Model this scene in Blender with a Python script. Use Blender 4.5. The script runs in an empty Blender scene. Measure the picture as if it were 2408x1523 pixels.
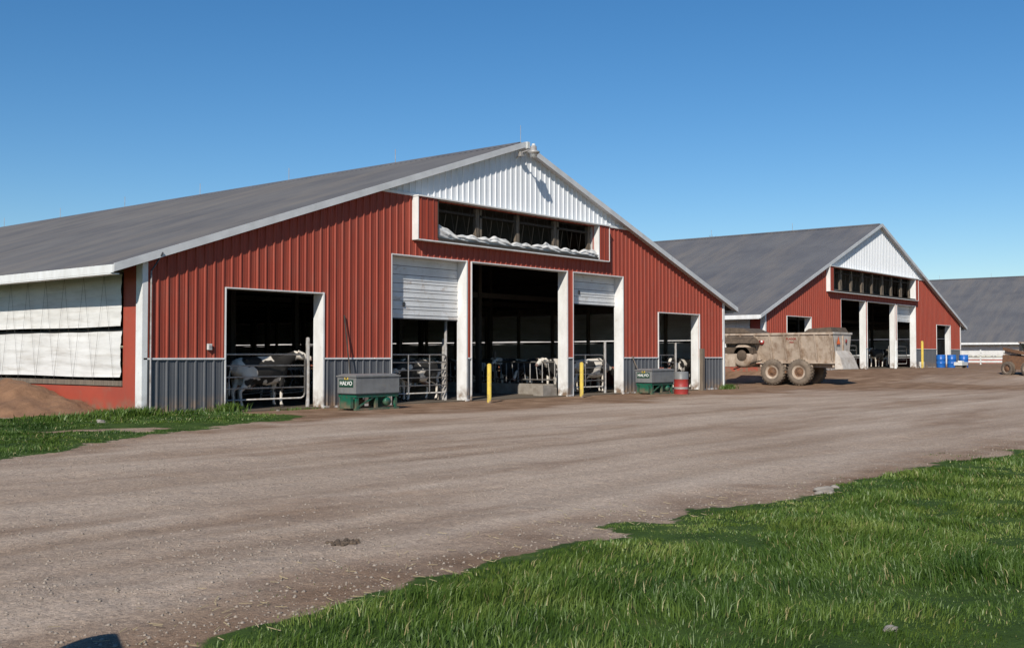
import bpy, bmesh, math, random
import numpy as np
from mathutils import Vector, Matrix
random.seed(7); rng=np.random.default_rng(5)
scene=bpy.context.scene
COL=scene.collection

# ------------------------------------------------------------------ materials
def mk(name,c1,c2=None,scale=4.0,detail=6.0,rough=0.6,bump=0.0,bscale=None,stretch=(1,1,1),metal=0.0,spec=0.5,lo=0.35,hi=0.65,c3=None,s3=1.0,lo3=0.5,hi3=0.75,st3=(1,1,1),zd=0.0,bst=(1,1,1)):
    m=bpy.data.materials.new(name); m.use_nodes=True
    nt=m.node_tree; N=nt.nodes; L=nt.links; b=N['Principled BSDF']
    b.inputs['Roughness'].default_value=rough; b.inputs['Metallic'].default_value=metal
    b.inputs['Specular IOR Level'].default_value=spec
    b.inputs['Base Color'].default_value=(*c1,1)
    tc=N.new('ShaderNodeTexCoord')
    if c2 is not None:
        mp=N.new('ShaderNodeMapping'); mp.inputs['Scale'].default_value=stretch
        L.new(tc.outputs['Object'],mp.inputs['Vector'])
        n=N.new('ShaderNodeTexNoise'); n.inputs['Scale'].default_value=scale; n.inputs['Detail'].default_value=detail
        n.inputs['Roughness'].default_value=0.6
        L.new(mp.outputs[0],n.inputs['Vector'])
        r=N.new('ShaderNodeValToRGB'); r.color_ramp.elements[0].position=lo; r.color_ramp.elements[1].position=hi
        r.color_ramp.elements[0].color=(*c1,1); r.color_ramp.elements[1].color=(*c2,1)
        L.new(n.outputs['Fac'],r.inputs[0]); out=r.outputs[0]
        if c3 is not None:
            mp3=N.new('ShaderNodeMapping'); mp3.inputs['Scale'].default_value=st3
            L.new(tc.outputs['Object'],mp3.inputs['Vector'])
            n3=N.new('ShaderNodeTexNoise'); n3.inputs['Scale'].default_value=s3; n3.inputs['Detail'].default_value=8
            n3.inputs['Roughness'].default_value=0.7
            L.new(mp3.outputs[0],n3.inputs['Vector'])
            mr=N.new('ShaderNodeMapRange'); mr.inputs['From Min'].default_value=lo3; mr.inputs['From Max'].default_value=hi3
            L.new(n3.outputs['Fac'],mr.inputs['Value'])
            mx=N.new('ShaderNodeMixRGB'); mx.inputs[2].default_value=(*c3,1)
            L.new(mr.outputs[0],mx.inputs[0]); L.new(out,mx.inputs[1]); out=mx.outputs[0]
        if zd>0:   # mud splashed on the lowest part of the surface
            sp=N.new('ShaderNodeSeparateXYZ'); L.new(tc.outputs['Object'],sp.inputs[0])
            z=N.new('ShaderNodeMapRange'); z.inputs['From Min'].default_value=zd; z.inputs['From Max'].default_value=-.05
            L.new(sp.outputs['Z'],z.inputs['Value'])
            n4=N.new('ShaderNodeTexNoise'); n4.inputs['Scale'].default_value=4.0; n4.inputs['Detail'].default_value=8
            L.new(tc.outputs['Object'],n4.inputs['Vector'])
            mu=N.new('ShaderNodeMath'); mu.operation='MULTIPLY'; L.new(z.outputs[0],mu.inputs[0])
            m4=N.new('ShaderNodeMapRange'); m4.inputs['From Min'].default_value=.35; m4.inputs['From Max'].default_value=.6; m4.inputs['To Max'].default_value=1.3
            L.new(n4.outputs['Fac'],m4.inputs['Value']); L.new(m4.outputs[0],mu.inputs[1]); mu.use_clamp=True
            mx=N.new('ShaderNodeMixRGB'); mx.inputs[2].default_value=(.20,.135,.09,1)
            L.new(mu.outputs[0],mx.inputs[0]); L.new(out,mx.inputs[1]); out=mx.outputs[0]
        L.new(out,b.inputs['Base Color'])
    if bump>0:
        mpb=N.new('ShaderNodeMapping'); mpb.inputs['Scale'].default_value=bst; L.new(tc.outputs['Object'],mpb.inputs['Vector'])
        n2=N.new('ShaderNodeTexNoise'); n2.inputs['Scale'].default_value=bscale or scale*3; n2.inputs['Detail'].default_value=6
        L.new(mpb.outputs[0],n2.inputs['Vector'])
        bp=N.new('ShaderNodeBump'); bp.inputs['Strength'].default_value=bump; bp.inputs['Distance'].default_value=0.03
        L.new(n2.outputs['Fac'],bp.inputs['Height']); L.new(bp.outputs[0],b.inputs['Normal'])
    return m

M={}
M['red']=mk('red_metal_siding',(.325,.060,.034),(.270,.048,.028),scale=1.2,stretch=(3,3,.35),rough=.55,bump=.05,bscale=2.0,spec=.3,c3=(.25,.085,.06),s3=1.6,lo3=.50,hi3=.9,st3=(2,2,.5))
M['redflat']=mk('red_trim_metal',(.37,.070,.042),(.31,.062,.04),scale=1.0,rough=.55,spec=.3,c3=(.30,.13,.085),s3=2.0,lo3=.55,hi3=.9,zd=.45)
M['wains']=mk('charcoal_metal_siding',(.080,.084,.094),(.10,.103,.112),scale=1.5,stretch=(3,3,.4),rough=.5,c3=(.18,.155,.13),s3=2.5,lo3=.58,hi3=1.0,zd=.55)
M['white']=mk('white_metal_siding',(.72,.73,.75),(.64,.66,.68),scale=1.0,stretch=(3,3,.4),rough=.45,spec=.4)
M['trim']=mk('white_trim',(.76,.76,.75),(.64,.63,.61),scale=3.0,stretch=(1,1,.4),rough=.5,c3=(.42,.34,.26),s3=5.0,lo3=.60,hi3=.82,zd=.6)
M['rake']=mk('grey_white_rake',(.60,.60,.60),(.50,.50,.50),scale=2.0,rough=.5)
M['roof']=mk('grey_metal_roof',(.100,.099,.106),(.135,.132,.134),scale=.35,stretch=(1,1,1),detail=9,rough=.55,spec=.4,c3=(.165,.150,.138),s3=.3,lo3=.46,hi3=.70,st3=(.4,2.5,.4))
M['under']=mk('roof_underside',(.045,.040,.035),(.065,.055,.045),scale=2,rough=.9)
M['wood']=mk('weathered_wood',(.20,.16,.12),(.11,.085,.065),scale=3,stretch=(6,6,.5),rough=.85,bump=.3)
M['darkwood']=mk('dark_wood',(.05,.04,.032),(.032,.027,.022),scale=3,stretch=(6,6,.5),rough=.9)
M['curtain']=mk('curtain_fabric',(.70,.69,.67),(.60,.585,.56),scale=1.3,stretch=(1,.6,1.6),rough=.8,bump=.6,bscale=2.2,bst=(1,.5,3.2),c3=(.40,.36,.31),s3=2.2,lo3=.52,hi3=.82,st3=(1,.25,3.2))
M['door']=mk('overhead_door_panel',(.66,.67,.68),(.56,.56,.55),scale=1.5,rough=.5,c3=(.33,.23,.16),s3=2.2,lo3=.56,hi3=.76,st3=(1,1,1.5))
M['galv']=mk('galvanised_steel',(.42,.41,.40),(.26,.23,.20),scale=6,rough=.5,metal=.25)
M['black']=mk('black_rubber',(.02,.02,.02),(.035,.03,.028),scale=6,rough=.8)
M['mesh']=mk('netting_and_void_shade',(.05,.045,.04),rough=.9)
M['floor']=mk('barn_floor',(.15,.115,.08),(.09,.07,.05),scale=1.0,rough=.9,bump=.3,bscale=8)
M['conc']=mk('concrete',(.30,.27,.235),(.20,.17,.14),scale=3,rough=.9,bump=.2)
M['yellow']=mk('yellow_paint',(.66,.48,.08),(.55,.39,.07),scale=6,rough=.5,c3=(.26,.19,.11),s3=8,lo3=.55,hi3=.7,zd=.4)
M['greybox']=mk('grey_painted_steel',(.19,.195,.195),(.14,.14,.14),scale=3,rough=.45,c3=(.22,.18,.14),s3=5,lo3=.55,hi3=.8)
M['green']=mk('green_paint',(.008,.11,.065),(.01,.075,.045),scale=5,rough=.45,c3=(.09,.075,.05),s3=5,lo3=.52,hi3=.72,zd=.3)
M['labelgreen']=mk('label_green',(.01,.05,.03),rough=.5)
M['letter']=mk('label_white',(.8,.8,.78),rough=.5)
M['redpaint']=mk('red_paint',(.36,.03,.025),(.27,.03,.025),scale=6,rough=.5,c3=(.2,.1,.07),s3=6,lo3=.55,hi3=.75)
M['bluep']=mk('blue_plastic',(.015,.13,.46),(.015,.10,.36),scale=3,rough=.35)
M['whitep']=mk('white_plastic',(.66,.66,.64),(.55,.55,.52),scale=5,rough=.4)
M['spread']=mk('dusty_spreader_paint',(.50,.41,.325),(.36,.28,.215),scale=1.6,rough=.8,c3=(.20,.125,.075),s3=2.4,lo3=.46,hi3=.68,st3=(1,1,.6),bump=.2,bscale=6)
M['spreadw']=mk('pale_spreader_panel',(.56,.51,.45),(.42,.36,.30),scale=2.5,rough=.6,c3=(.26,.18,.11),s3=3,lo3=.53,hi3=.76)
M['mud']=mk('dried_manure',(.06,.043,.030),(.12,.085,.058),scale=5,rough=.95,bump=.5)
M['rust']=mk('rusty_steel',(.20,.10,.05),(.13,.07,.04),scale=6,rough=.8)
M['tyre']=mk('dusty_tyre',(.11,.085,.065),(.20,.155,.115),scale=3,rough=.9,bump=.3)
M['orange']=mk('smv_orange',(.85,.16,.02),rough=.5)
M['glass']=mk('dark_glass',(.02,.025,.03),rough=.1)
M['dirtpile']=mk('piled_soil',(.235,.125,.066),(.155,.08,.042),scale=2.5,rough=.95,bump=1.0,bscale=10)
M['bark']=mk('bark',(.16,.13,.10),(.10,.08,.06),scale=3,rough=.9)
M['fence']=mk('white_board_fence',(.68,.68,.66),(.52,.51,.47),scale=2,rough=.6)
M['hoof']=mk('hoof',(.05,.04,.035),rough=.7)
M['pink']=mk('muzzle_skin',(.30,.19,.16),(.09,.07,.065),scale=9,rough=.6)
M['dark']=mk('dark_steel',(.04,.04,.042),rough=.6)
M['lampglass']=mk('amber_lens',(.75,.55,.05),rough=.3)
M['straw']=mk('dry_straw',(.45,.36,.20),(.33,.26,.15),scale=9,rough=.9)

def cow_mat():
    m=bpy.data.materials.new('holstein_coat'); m.use_nodes=True
    nt=m.node_tree; N=nt.nodes; L=nt.links; b=N['Principled BSDF']; b.inputs['Roughness'].default_value=.75
    tc=N.new('ShaderNodeTexCoord'); oi=N.new('ShaderNodeObjectInfo')
    ad=N.new('ShaderNodeVectorMath'); ad.operation='ADD'
    ml=N.new('ShaderNodeMath'); ml.operation='MULTIPLY'; ml.inputs[1].default_value=37.0
    L.new(oi.outputs['Random'],ml.inputs[0]); L.new(tc.outputs['Object'],ad.inputs[0]); L.new(ml.outputs[0],ad.inputs[1])
    n=N.new('ShaderNodeTexNoise'); n.inputs['Scale'].default_value=1.7; n.inputs['Detail'].default_value=2.5; n.inputs['Roughness'].default_value=.45
    L.new(ad.outputs[0],n.inputs['Vector'])
    sp=N.new('ShaderNodeSeparateXYZ'); L.new(tc.outputs['Object'],sp.inputs[0])
    lo=N.new('ShaderNodeMapRange'); lo.inputs['From Min'].default_value=.9; lo.inputs['From Max'].default_value=.35
    lo.inputs['To Min'].default_value=0; lo.inputs['To Max'].default_value=.16
    L.new(sp.outputs['Z'],lo.inputs['Value'])
    a2=N.new('ShaderNodeMath'); a2.operation='ADD'; L.new(n.outputs['Fac'],a2.inputs[0]); L.new(lo.outputs[0],a2.inputs[1])
    r=N.new('ShaderNodeValToRGB'); r.color_ramp.elements[0].position=.53; r.color_ramp.elements[1].position=.55
    r.color_ramp.elements[0].color=(.014,.012,.010,1); r.color_ramp.elements[1].color=(.66,.60,.52,1)
    L.new(a2.outputs[0],r.inputs[0]); L.new(r.outputs[0],b.inputs['Base Color'])
    return m
M['cow']=cow_mat()
M['cowwhite']=mk('white_face_hair',(.70,.66,.60),(.55,.50,.43),scale=4,rough=.8)

# ------------------------------------------------------------------ mesh builder
class MB:
    def __init__(s): s.v=[]; s.f=[]; s.mi=[]; s.mats=[]; s.sm=[]
    def m(s,k):
        if k not in s.mats: s.mats.append(k)
        return s.mats.index(k)
    def poly(s,pts,k,smooth=False):
        i=len(s.v); s.v.extend([tuple(p) for p in pts]); s.f.append(tuple(range(i,i+len(pts)))); s.mi.append(s.m(k)); s.sm.append(smooth)
    def faces(s,verts,faces,k,smooth=False):
        i=len(s.v); s.v.extend([tuple(p) for p in verts]); mm=s.m(k)
        for f in faces: s.f.append(tuple(i+a for a in f)); s.mi.append(mm); s.sm.append(smooth)
    def box(s,x0,x1,y0,y1,z0,z1,k):
        v=[(x0,y0,z0),(x1,y0,z0),(x1,y1,z0),(x0,y1,z0),(x0,y0,z1),(x1,y0,z1),(x1,y1,z1),(x0,y1,z1)]
        s.faces(v,[(0,3,2,1),(4,5,6,7),(0,1,5,4),(1,2,6,5),(2,3,7,6),(3,0,4,7)],k)
    def hexa(s,v,k):
        s.faces(v,[(0,3,2,1),(4,5,6,7),(0,1,5,4),(1,2,6,5),(2,3,7,6),(3,0,4,7)],k)
    def beam(s,p0,p1,w,h,k,up=(0,0,1)):
        p0=Vector(p0); p1=Vector(p1); d=(p1-p0).normalized(); up=Vector(up)
        if abs(d.dot(up))>.99: up=Vector((0,1,0))
        a=d.cross(up).normalized()*w/2; b=a.cross(d).normalized()*h/2
        s.hexa([p0-a-b,p0+a-b,p1+a-b,p1-a-b,p0-a+b,p0+a+b,p1+a+b,p1-a+b],k)
    def cyl(s,p0,p1,r,k,n=10,r2=None,caps=True,smooth=True):
        p0=Vector(p0); p1=Vector(p1); r2=r if r2 is None else r2
        d=(p1-p0).normalized(); up=Vector((0,0,1)) if abs(d.z)<.9 else Vector((1,0,0))
        a=d.cross(up).normalized(); b=d.cross(a).normalized()
        v=[];
        for i in range(n):
            t=2*math.pi*i/n; v.append(p0+(a*math.cos(t)+b*math.sin(t))*r)
        for i in range(n):
            t=2*math.pi*i/n; v.append(p1+(a*math.cos(t)+b*math.sin(t))*r2)
        s.faces(v,[(i,(i+1)%n,n+(i+1)%n,n+i) for i in range(n)],k,smooth)
        if caps:
            s.faces(v[:n],[tuple(range(n))],k); s.faces(v[n:],[tuple(range(n))],k)
    def path(s,pts,r,k,n=8):
        for a,b in zip(pts[:-1],pts[1:]): s.cyl(a,b,r,k,n)
    def lathe(s,c,prof,k,n=24,axis='z'):
        v=[]; nf=len(prof)
        for (r,h,*_) in prof:
            for i in range(n):
                t=2*math.pi*i/n
                if axis=='z': v.append((c[0]+r*math.cos(t),c[1]+r*math.sin(t),c[2]+h))
                elif axis=='x': v.append((c[0]+h,c[1]+r*math.cos(t),c[2]+r*math.sin(t)))
                else: v.append((c[0]+r*math.cos(t),c[1]+h,c[2]+r*math.sin(t)))
        i0=len(s.v); s.v.extend(v)
        for j in range(nf-1):
            kk=prof[j][2] if len(prof[j])>2 else k
            for i in range(n):
                s.f.append((i0+j*n+i,i0+j*n+(i+1)%n,i0+(j+1)*n+(i+1)%n,i0+(j+1)*n+i)); s.mi.append(s.m(kk)); s.sm.append(True)
    def obj(s,name,parent=None,loc=(0,0,0),fix=True):
        me=bpy.data.meshes.new(name); me.from_pydata(s.v,[],s.f)
        for k in s.mats: me.materials.append(M[k])
        me.polygons.foreach_set('material_index',s.mi); me.polygons.foreach_set('use_smooth',s.sm)
        if fix and len(s.v)<40000:
            bm=bmesh.new(); bm.from_mesh(me); bmesh.ops.remove_doubles(bm,verts=bm.verts,dist=1e-5)
            bm.to_mesh(me); bm.free()
        me.update()
        o=bpy.data.objects.new(name,me); COL.objects.link(o); o.location=loc
        if parent: o.parent=parent
        return o
def empty(name,loc=(0,0,0),rz=0):
    e=bpy.data.objects.new(name,None); COL.objects.link(e); e.location=loc; e.rotation_euler=(0,0,rz); e.empty_display_size=.5
    return e

CAM=Vector((-15.95,-26.23,1.6))
def WP(L,D):  # layout planning: ground position from lateral/depth metres
    return (.64*(L+9.94)+.768*(D-29.05), -.768*(L+9.94)+.64*(D-29.05))

# ------------------------------------------------------------------ numpy noise
T=rng.random((256,256))
def vn(x,y,sc=1.0,ox=0):
    x=np.asarray(x)*sc+ox+500.3; y=np.asarray(y)*sc+ox*1.7+500.7
    xi=np.floor(x).astype(int); yi=np.floor(y).astype(int); fx=x-xi; fy=y-yi
    fx=fx*fx*(3-2*fx); fy=fy*fy*(3-2*fy)
    a=T[xi%256,yi%256]; b=T[(xi+1)%256,yi%256]; c=T[xi%256,(yi+1)%256]; d=T[(xi+1)%256,(yi+1)%256]
    return (a*(1-fx)+b*fx)*(1-fy)+(c*(1-fx)+d*fx)*fy-.5
def fb(x,y,sc=1.0,ox=0): return vn(x,y,sc,ox)+.5*vn(x,y,sc*2.1,ox+9)+.25*vn(x,y,sc*4.3,ox+21)
def sstep(a,b,x):
    t=np.clip((np.asarray(x)-a)/(b-a),0,1); return t*t*(3-2*t)
BARNS=[(0,31.9,0,75),(43.9,80.6,3.8,64),(123.3,163.3,-2,50)]
def gdist(X,Y):
    n=fb(X,Y,.45,3)*1.1+fb(X,Y,1.9,13)*.6
    nearn=1-sstep(-12,-6,X)
    edge=-20.78-.55*(1-sstep(-13.5,-10.0,X))
    d1=edge+n*(.75-.35*nearn)-Y
    lb=np.where(X>-10,-5.15+.505*X,-10.2+.08*(X+10))
    d2=np.minimum(Y-lb+n*.7, 2.3-X+n*1.0)
    d2=np.minimum(d2,(np.hypot((X+3.6)*.75,(Y+4.9)*1.1)-.9+n*.9))
    d2=np.minimum(d2,(np.hypot((X+1.9),(Y-5.2)*.7)-2.9+n*.5))
    d3=np.maximum(Y-82,X-175)+n
    return np.maximum(np.maximum(d1,d2),d3)
def trackmask(X,Y):
    m=0
    for y0,ph,am in ((-14.1,0,.4),(-15.9,0,.4),(-11.6,1.2,.9),(-13.2,1.2,.9),(-17.6,2.2,.3),(-18.9,2.2,.3)):
        m=m+np.exp(-((Y-y0-am*np.sin(X*.07+ph)-.15*vn(X,Y,.3,8))/.28)**2)*(.55+.9*vn(X,Y,.35,y0))
    return np.clip(m,0,1)
def hz(X,Y):
    X=np.asarray(X,float); Y=np.asarray(Y,float)
    z=.7*sstep(34,54,X)
    near=1-sstep(40,90,np.hypot(X,Y+10))
    z=z+near*(fb(X,Y,.25,40)*.05+fb(X,Y,1.3,50)*.022)
    g=sstep(-.3,1.2,gdist(X,Y)); z=z+g*.06*(X<40)
    z=z-.025*trackmask(X,Y)
    for (a,b,c,d) in BARNS:
        ins=(X>a-.6)&(X<b+.6)&(Y>c-.6)&(Y<d+.6)
        z=np.where(ins,np.where(X>43,.7,.0)-.03,z)
    return z

# ------------------------------------------------------------------ ground
def axis(lo,hi,f0,f1,step,grow=1.12):
    a=list(np.arange(f0,f1,step)); s=step; x=a[-1]
    while x<hi: s*=grow; x+=s; a.append(x)
    s=step; x=a[0]; pre=[]
    while x>lo: s*=grow; x-=s; pre.append(x)
    return np.array(pre[::-1]+a)
xs=axis(-2500,2500,-22,34,.14); ys=axis(-2500,2500,-29,1,.12)
XX,YY=np.meshgrid(xs,ys,indexing='ij'); ZZ=hz(XX,YY)
nx,ny=XX.shape
me=bpy.data.meshes.new('ground')
V=np.stack([XX.ravel(),YY.ravel(),ZZ.ravel()],1).astype(np.float32)
I=np.arange(nx*ny).reshape(nx,ny)
F=np.stack([I[:-1,:-1],I[1:,:-1],I[1:,1:],I[:-1,1:]],-1).reshape(-1,4)
def mesh_np(me,V,F):
    k=F.shape[1]
    me.vertices.add(len(V)); me.vertices.foreach_set('co',V.ravel().astype(np.float32))
    me.loops.add(F.size); me.loops.foreach_set('vertex_index',F.ravel().astype(np.int32))
    me.polygons.add(len(F)); me.polygons.foreach_set('loop_start',(np.arange(len(F))*k).astype(np.int32))
    try: me.polygons.foreach_set('loop_total',np.full(len(F),k,dtype=np.int32))
    except Exception: pass
    me.update(calc_edges=True); me.validate()
mesh_np(me,V,F)
me.polygons.foreach_set('use_smooth',[True]*len(me.polygons))
GD=gdist(XX,YY)
def attr(nm,arr):
    at=me.attributes.new(nm,'FLOAT','POINT'); at.data.foreach_set('value',arr.ravel().astype(np.float32))
attr('grassmask',sstep(-.25,.25,GD))
fr=sstep(-6.2,-3.2,YY+fb(XX,YY,.30,71)*2.6)*(1-sstep(100,140,XX))*sstep(-3,1.5,XX)*(.95+.5*fb(XX,YY,.8,77))
far=sstep(16,40,XX)*sstep(-15,-8,YY+fb(XX,YY,.12,72)*5)*(.62+.5*fb(XX,YY,.25,78))*(1-sstep(120,160,XX))
edge=sstep(-1.8,-.1,GD)*.55*(.8+fb(XX,YY,1.2,90))
attr('dirtmask',np.clip(np.maximum(np.maximum(fr,edge),far),0,1))
attr('trackmask',trackmask(XX,YY))
ground=bpy.data.objects.new('ground',me); COL.objects.link(ground)

gm=bpy.data.materials.new('gravel_dirt_grass'); gm.use_nodes=True
nt=gm.node_tree; N=nt.nodes; L=nt.links; B=N['Principled BSDF']; B.inputs['Roughness'].default_value=.95; B.inputs['Specular IOR Level'].default_value=.12
tc=N.new('ShaderNodeTexCoord')
def noise(scale,detail=8,st=(1,1,1),rough=.6):
    mp=N.new('ShaderNodeMapping'); mp.inputs['Scale'].default_value=st; L.new(tc.outputs['Object'],mp.inputs[0])
    n=N.new('ShaderNodeTexNoise'); n.inputs['Scale'].default_value=scale; n.inputs['Detail'].default_value=detail; n.inputs['Roughness'].default_value=rough
    L.new(mp.outputs[0],n.inputs['Vector']); return n.outputs['Fac']
def ramp(fac,stops):
    r=N.new('ShaderNodeValToRGB'); e=r.color_ramp.elements
    while len(e)<len(stops): e.new(.5)
    for i,(p,c) in enumerate(stops): e[i].position=p; e[i].color=(*c,1)
    L.new(fac,r.inputs[0]); return r.outputs[0]
def mix(f,a,b,mode='MIX'):
    x=N.new('ShaderNodeMixRGB'); x.blend_type=mode
    if isinstance(f,float): x.inputs[0].default_value=f
    else: L.new(f,x.inputs[0])
    L.new(a,x.inputs[1]); L.new(b,x.inputs[2]); return x.outputs[0]
def maprange(v,a,b,c=0,d=1):
    x=N.new('ShaderNodeMapRange'); x.inputs[1].default_value=a; x.inputs[2].default_value=b; x.inputs[3].default_value=c; x.inputs[4].default_value=d
    L.new(v,x.inputs[0]); return x.outputs[0]
def attribute(nm):
    a=N.new('ShaderNodeAttribute'); a.attribute_name=nm; return a.outputs['Fac']
grav=ramp(noise(.35,10,(.25,1,1)),[(.3,(.335,.250,.185)),(.5,(.425,.330,.255)),(.7,(.495,.400,.320))])
fine=ramp(noise(38,4,(1,1,1),.75),[(.3,(.55,.55,.55)),(.5,(1,1,1)),(.72,(1.35,1.35,1.35))])
grav=mix(.85,grav,fine,'MULTIPLY')
vor=N.new('ShaderNodeTexVoronoi'); vor.inputs['Scale'].default_value=26; L.new(tc.outputs['Object'],vor.inputs['Vector'])
peb=ramp(vor.outputs['Color'],[(.1,(.72,.70,.69)),(.6,(1,1,1)),(.95,(1.22,1.19,1.15))])
grav=mix(.6,grav,peb,'MULTIPLY')
dcol=ramp(noise(1.1,9),[(.3,(.150,.086,.050)),(.52,(.235,.147,.092)),(.75,(.35,.240,.158))])
dcol=mix(.6,dcol,fine,'MULTIPLY')
blot=maprange(noise(.5,8,(.3,1,1)),.52,.66,0,.55)
base=mix(blot,grav,dcol)
base=mix(maprange(attribute('dirtmask'),.1,.75,0,.95),base,dcol)
streak=ramp(noise(.9,7,(.10,1.6,1)),[(.35,(.82,.80,.78)),(.6,(1.06,1.06,1.06))])
base=mix(.8,base,streak,'MULTIPLY')
trk=ramp(attribute('trackmask'),[(0,(1,1,1)),(1,(.80,.76,.72))])
base=mix(.9,base,trk,'MULTIPLY')
gcol=ramp(noise(2.2,7),[(.3,(.026,.050,.010)),(.55,(.050,.088,.017)),(.75,(.080,.11,.03))])
gsum=N.new('ShaderNodeMath'); gsum.operation='ADD'; L.new(attribute('grassmask'),gsum.inputs[0])
gn=maprange(noise(5,5),.3,.7,-.3,.3); L.new(gn,gsum.inputs[1])
base=mix(maprange(gsum.outputs[0],.4,.6),base,gcol)
L.new(base,B.inputs['Base Color'])
bp=N.new('ShaderNodeBump'); bp.inputs['Strength'].default_value=.85; bp.inputs['Distance'].default_value=.025
L.new(noise(30,6,(1,1,1),.7),bp.inputs['Height'])
bp2=N.new('ShaderNodeBump'); bp2.inputs['Strength'].default_value=.6; bp2.inputs['Distance'].default_value=.10
L.new(noise(2.5,7),bp2.inputs['Height']); L.new(bp.outputs[0],bp2.inputs['Normal']); L.new(bp2.outputs[0],B.inputs['Normal'])
me.materials.append(gm)

# ------------------------------------------------------------------ grass blades
def blade_mat():
    m=bpy.data.materials.new('grass_blades'); m.use_nodes=True
    nt=m.node_tree; N=nt.nodes; L=nt.links; N.remove(N['Principled BSDF']); out=N['Material Output']
    a=N.new('ShaderNodeAttribute'); a.attribute_name='bc'
    r=N.new('ShaderNodeValToRGB'); e=r.color_ramp.elements
    e[0].position=0; e[0].color=(.034,.076,.013,1); e[1].position=1; e[1].color=(.36,.30,.14,1)
    x=e.new(.45); x.color=(.088,.150,.022,1); x=e.new(.82); x.color=(.19,.245,.05,1)
    L.new(a.outputs['Fac'],r.inputs[0])
    d=N.new('ShaderNodeBsdfDiffuse'); t=N.new('ShaderNodeBsdfTranslucent'); g=N.new('ShaderNodeBsdfGlossy'); g.inputs['Roughness'].default_value=.45
    L.new(r.outputs[0],d.inputs[0]); L.new(r.outputs[0],t.inputs[0]); g.inputs[0].default_value=(.5,.55,.45,1)
    m1=N.new('ShaderNodeMixShader'); m1.inputs[0].default_value=.32; L.new(d.outputs[0],m1.inputs[1]); L.new(t.outputs[0],m1.inputs[2])
    m2=N.new('ShaderNodeMixShader'); m2.inputs[0].default_value=.05; L.new(m1.outputs[0],m2.inputs[1]); L.new(g.outputs[0],m2.inputs[2])
    L.new(m2.outputs[0],out.inputs[0]); return m
GM=blade_mat()
def blades(name,X,Y,H,Wd,tone):
    n=len(X); yaw=rng.random(n)*6.283; lean=rng.random(n)*.6+.12
    ly=fb(X,Y,.9,120)*7+rng.normal(0,1.0,n)
    Z=hz(X,Y)-.01
    px=np.cos(yaw)*Wd/2; py=np.sin(yaw)*Wd/2; lx=np.cos(ly)*lean*H; lyv=np.sin(ly)*lean*H
    P=np.zeros((n,5,3))
    P[:,0]=np.stack([X-px,Y-py,Z],1); P[:,1]=np.stack([X+px,Y+py,Z],1)
    P[:,2]=np.stack([X-px*.75+lx*.35,Y-py*.75+lyv*.35,Z+H*.55],1); P[:,3]=np.stack([X+px*.75+lx*.35,Y+py*.75+lyv*.35,Z+H*.55],1)
    P[:,4]=np.stack([X+lx*1.2,Y+lyv*1.2,Z+H*(1-.35*lean)],1)
    b=(np.arange(n)*5)[:,None]
    Ft=np.concatenate([b+np.array([[0,1,3]]),b+np.array([[0,3,2]]),b+np.array([[2,3,4]])],0)
    me=bpy.data.meshes.new(name); mesh_np(me,P.reshape(-1,3),Ft)
    at=me.attributes.new('bc','FLOAT','POINT'); at.data.foreach_set('value',np.repeat(tone,5).astype(np.float32))
    me.materials.append(GM); o=bpy.data.objects.new(name,me); COL.objects.link(o); return o
gx=[];gy=[];gh=[];gw=[];gt=[]
for D0 in np.arange(3.5,60,.5):
    dens=2000*min(1,(9/max(D0,9)))**1.5
    n=int(dens*.5*1.5*D0)
    Ls=(rng.random(n)*1.5-.75)*D0; Ds=D0+rng.random(n)*.5
    X=.64*(Ls+9.94)+.768*(Ds-29.05); Y=-.768*(Ls+9.94)+.64*(Ds-29.05)
    g=gdist(X,Y); keep=(g>.02+.5*rng.random(n)*(fb(X,Y,3,7)+.3))
    keep|=(g>-.95)&(rng.random(n)<.015+.34*(fb(X,Y,1.3,33)>.36))
    keep&=~((X>-.15)&(Y>-.1)&(X<32)); keep&=(X<60)
    X=X[keep];Y=Y[keep];g=g[keep];D=Ds[keep]
    cl=np.clip(.72+fb(X,Y,.8,5)*1.1+fb(X,Y,3.0,6)*.9,.2,2.0); sm=np.clip(.35+g*.8,.25,1)
    left=(Y>-13)
    H=(.045+.075*rng.random(len(X)))*cl*sm*np.where(left,.8,1)
    gx.append(X);gy.append(Y);gh.append(H); gw.append((.0040+.0045*rng.random(len(X)))*(1+np.maximum(0,D-6)*.12))
    t=.44+.5*fb(X,Y,.5,60)+.45*fb(X,Y,2.2,61)+.3*(rng.random(len(X))-.5)-np.where(left,.14,0); t=np.where(rng.random(len(X))<.045,.98,np.clip(t,0,.86)); gt.append(t)
for (cx,cy,r,n,h) in [(-.9,-1.0,.8,900,.26),(2.5,-.45,.35,500,.34),(1.2,-.35,1.0,700,.16),(-2.4,-1.2,1.0,500,.2),(31.5,-.5,.5,400,.3),(5,-.2,.8,100,.12),(-.6,.6,.6,300,.2)]:
    X=cx+rng.normal(0,r*.5,n); Y=cy+rng.normal(0,r*.3,n); k=~((X>-.05)&(Y>-.06)); X=X[k];Y=Y[k]
    gx.append(X);gy.append(Y);gh.append(h*(.4+.8*rng.random(len(X)))); gw.append(.02+.02*rng.random(len(X))); gt.append(.2+.4*rng.random(len(X)))
blades('grass',np.concatenate(gx),np.concatenate(gy),np.concatenate(gh),np.concatenate(gw),np.concatenate(gt))

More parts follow.
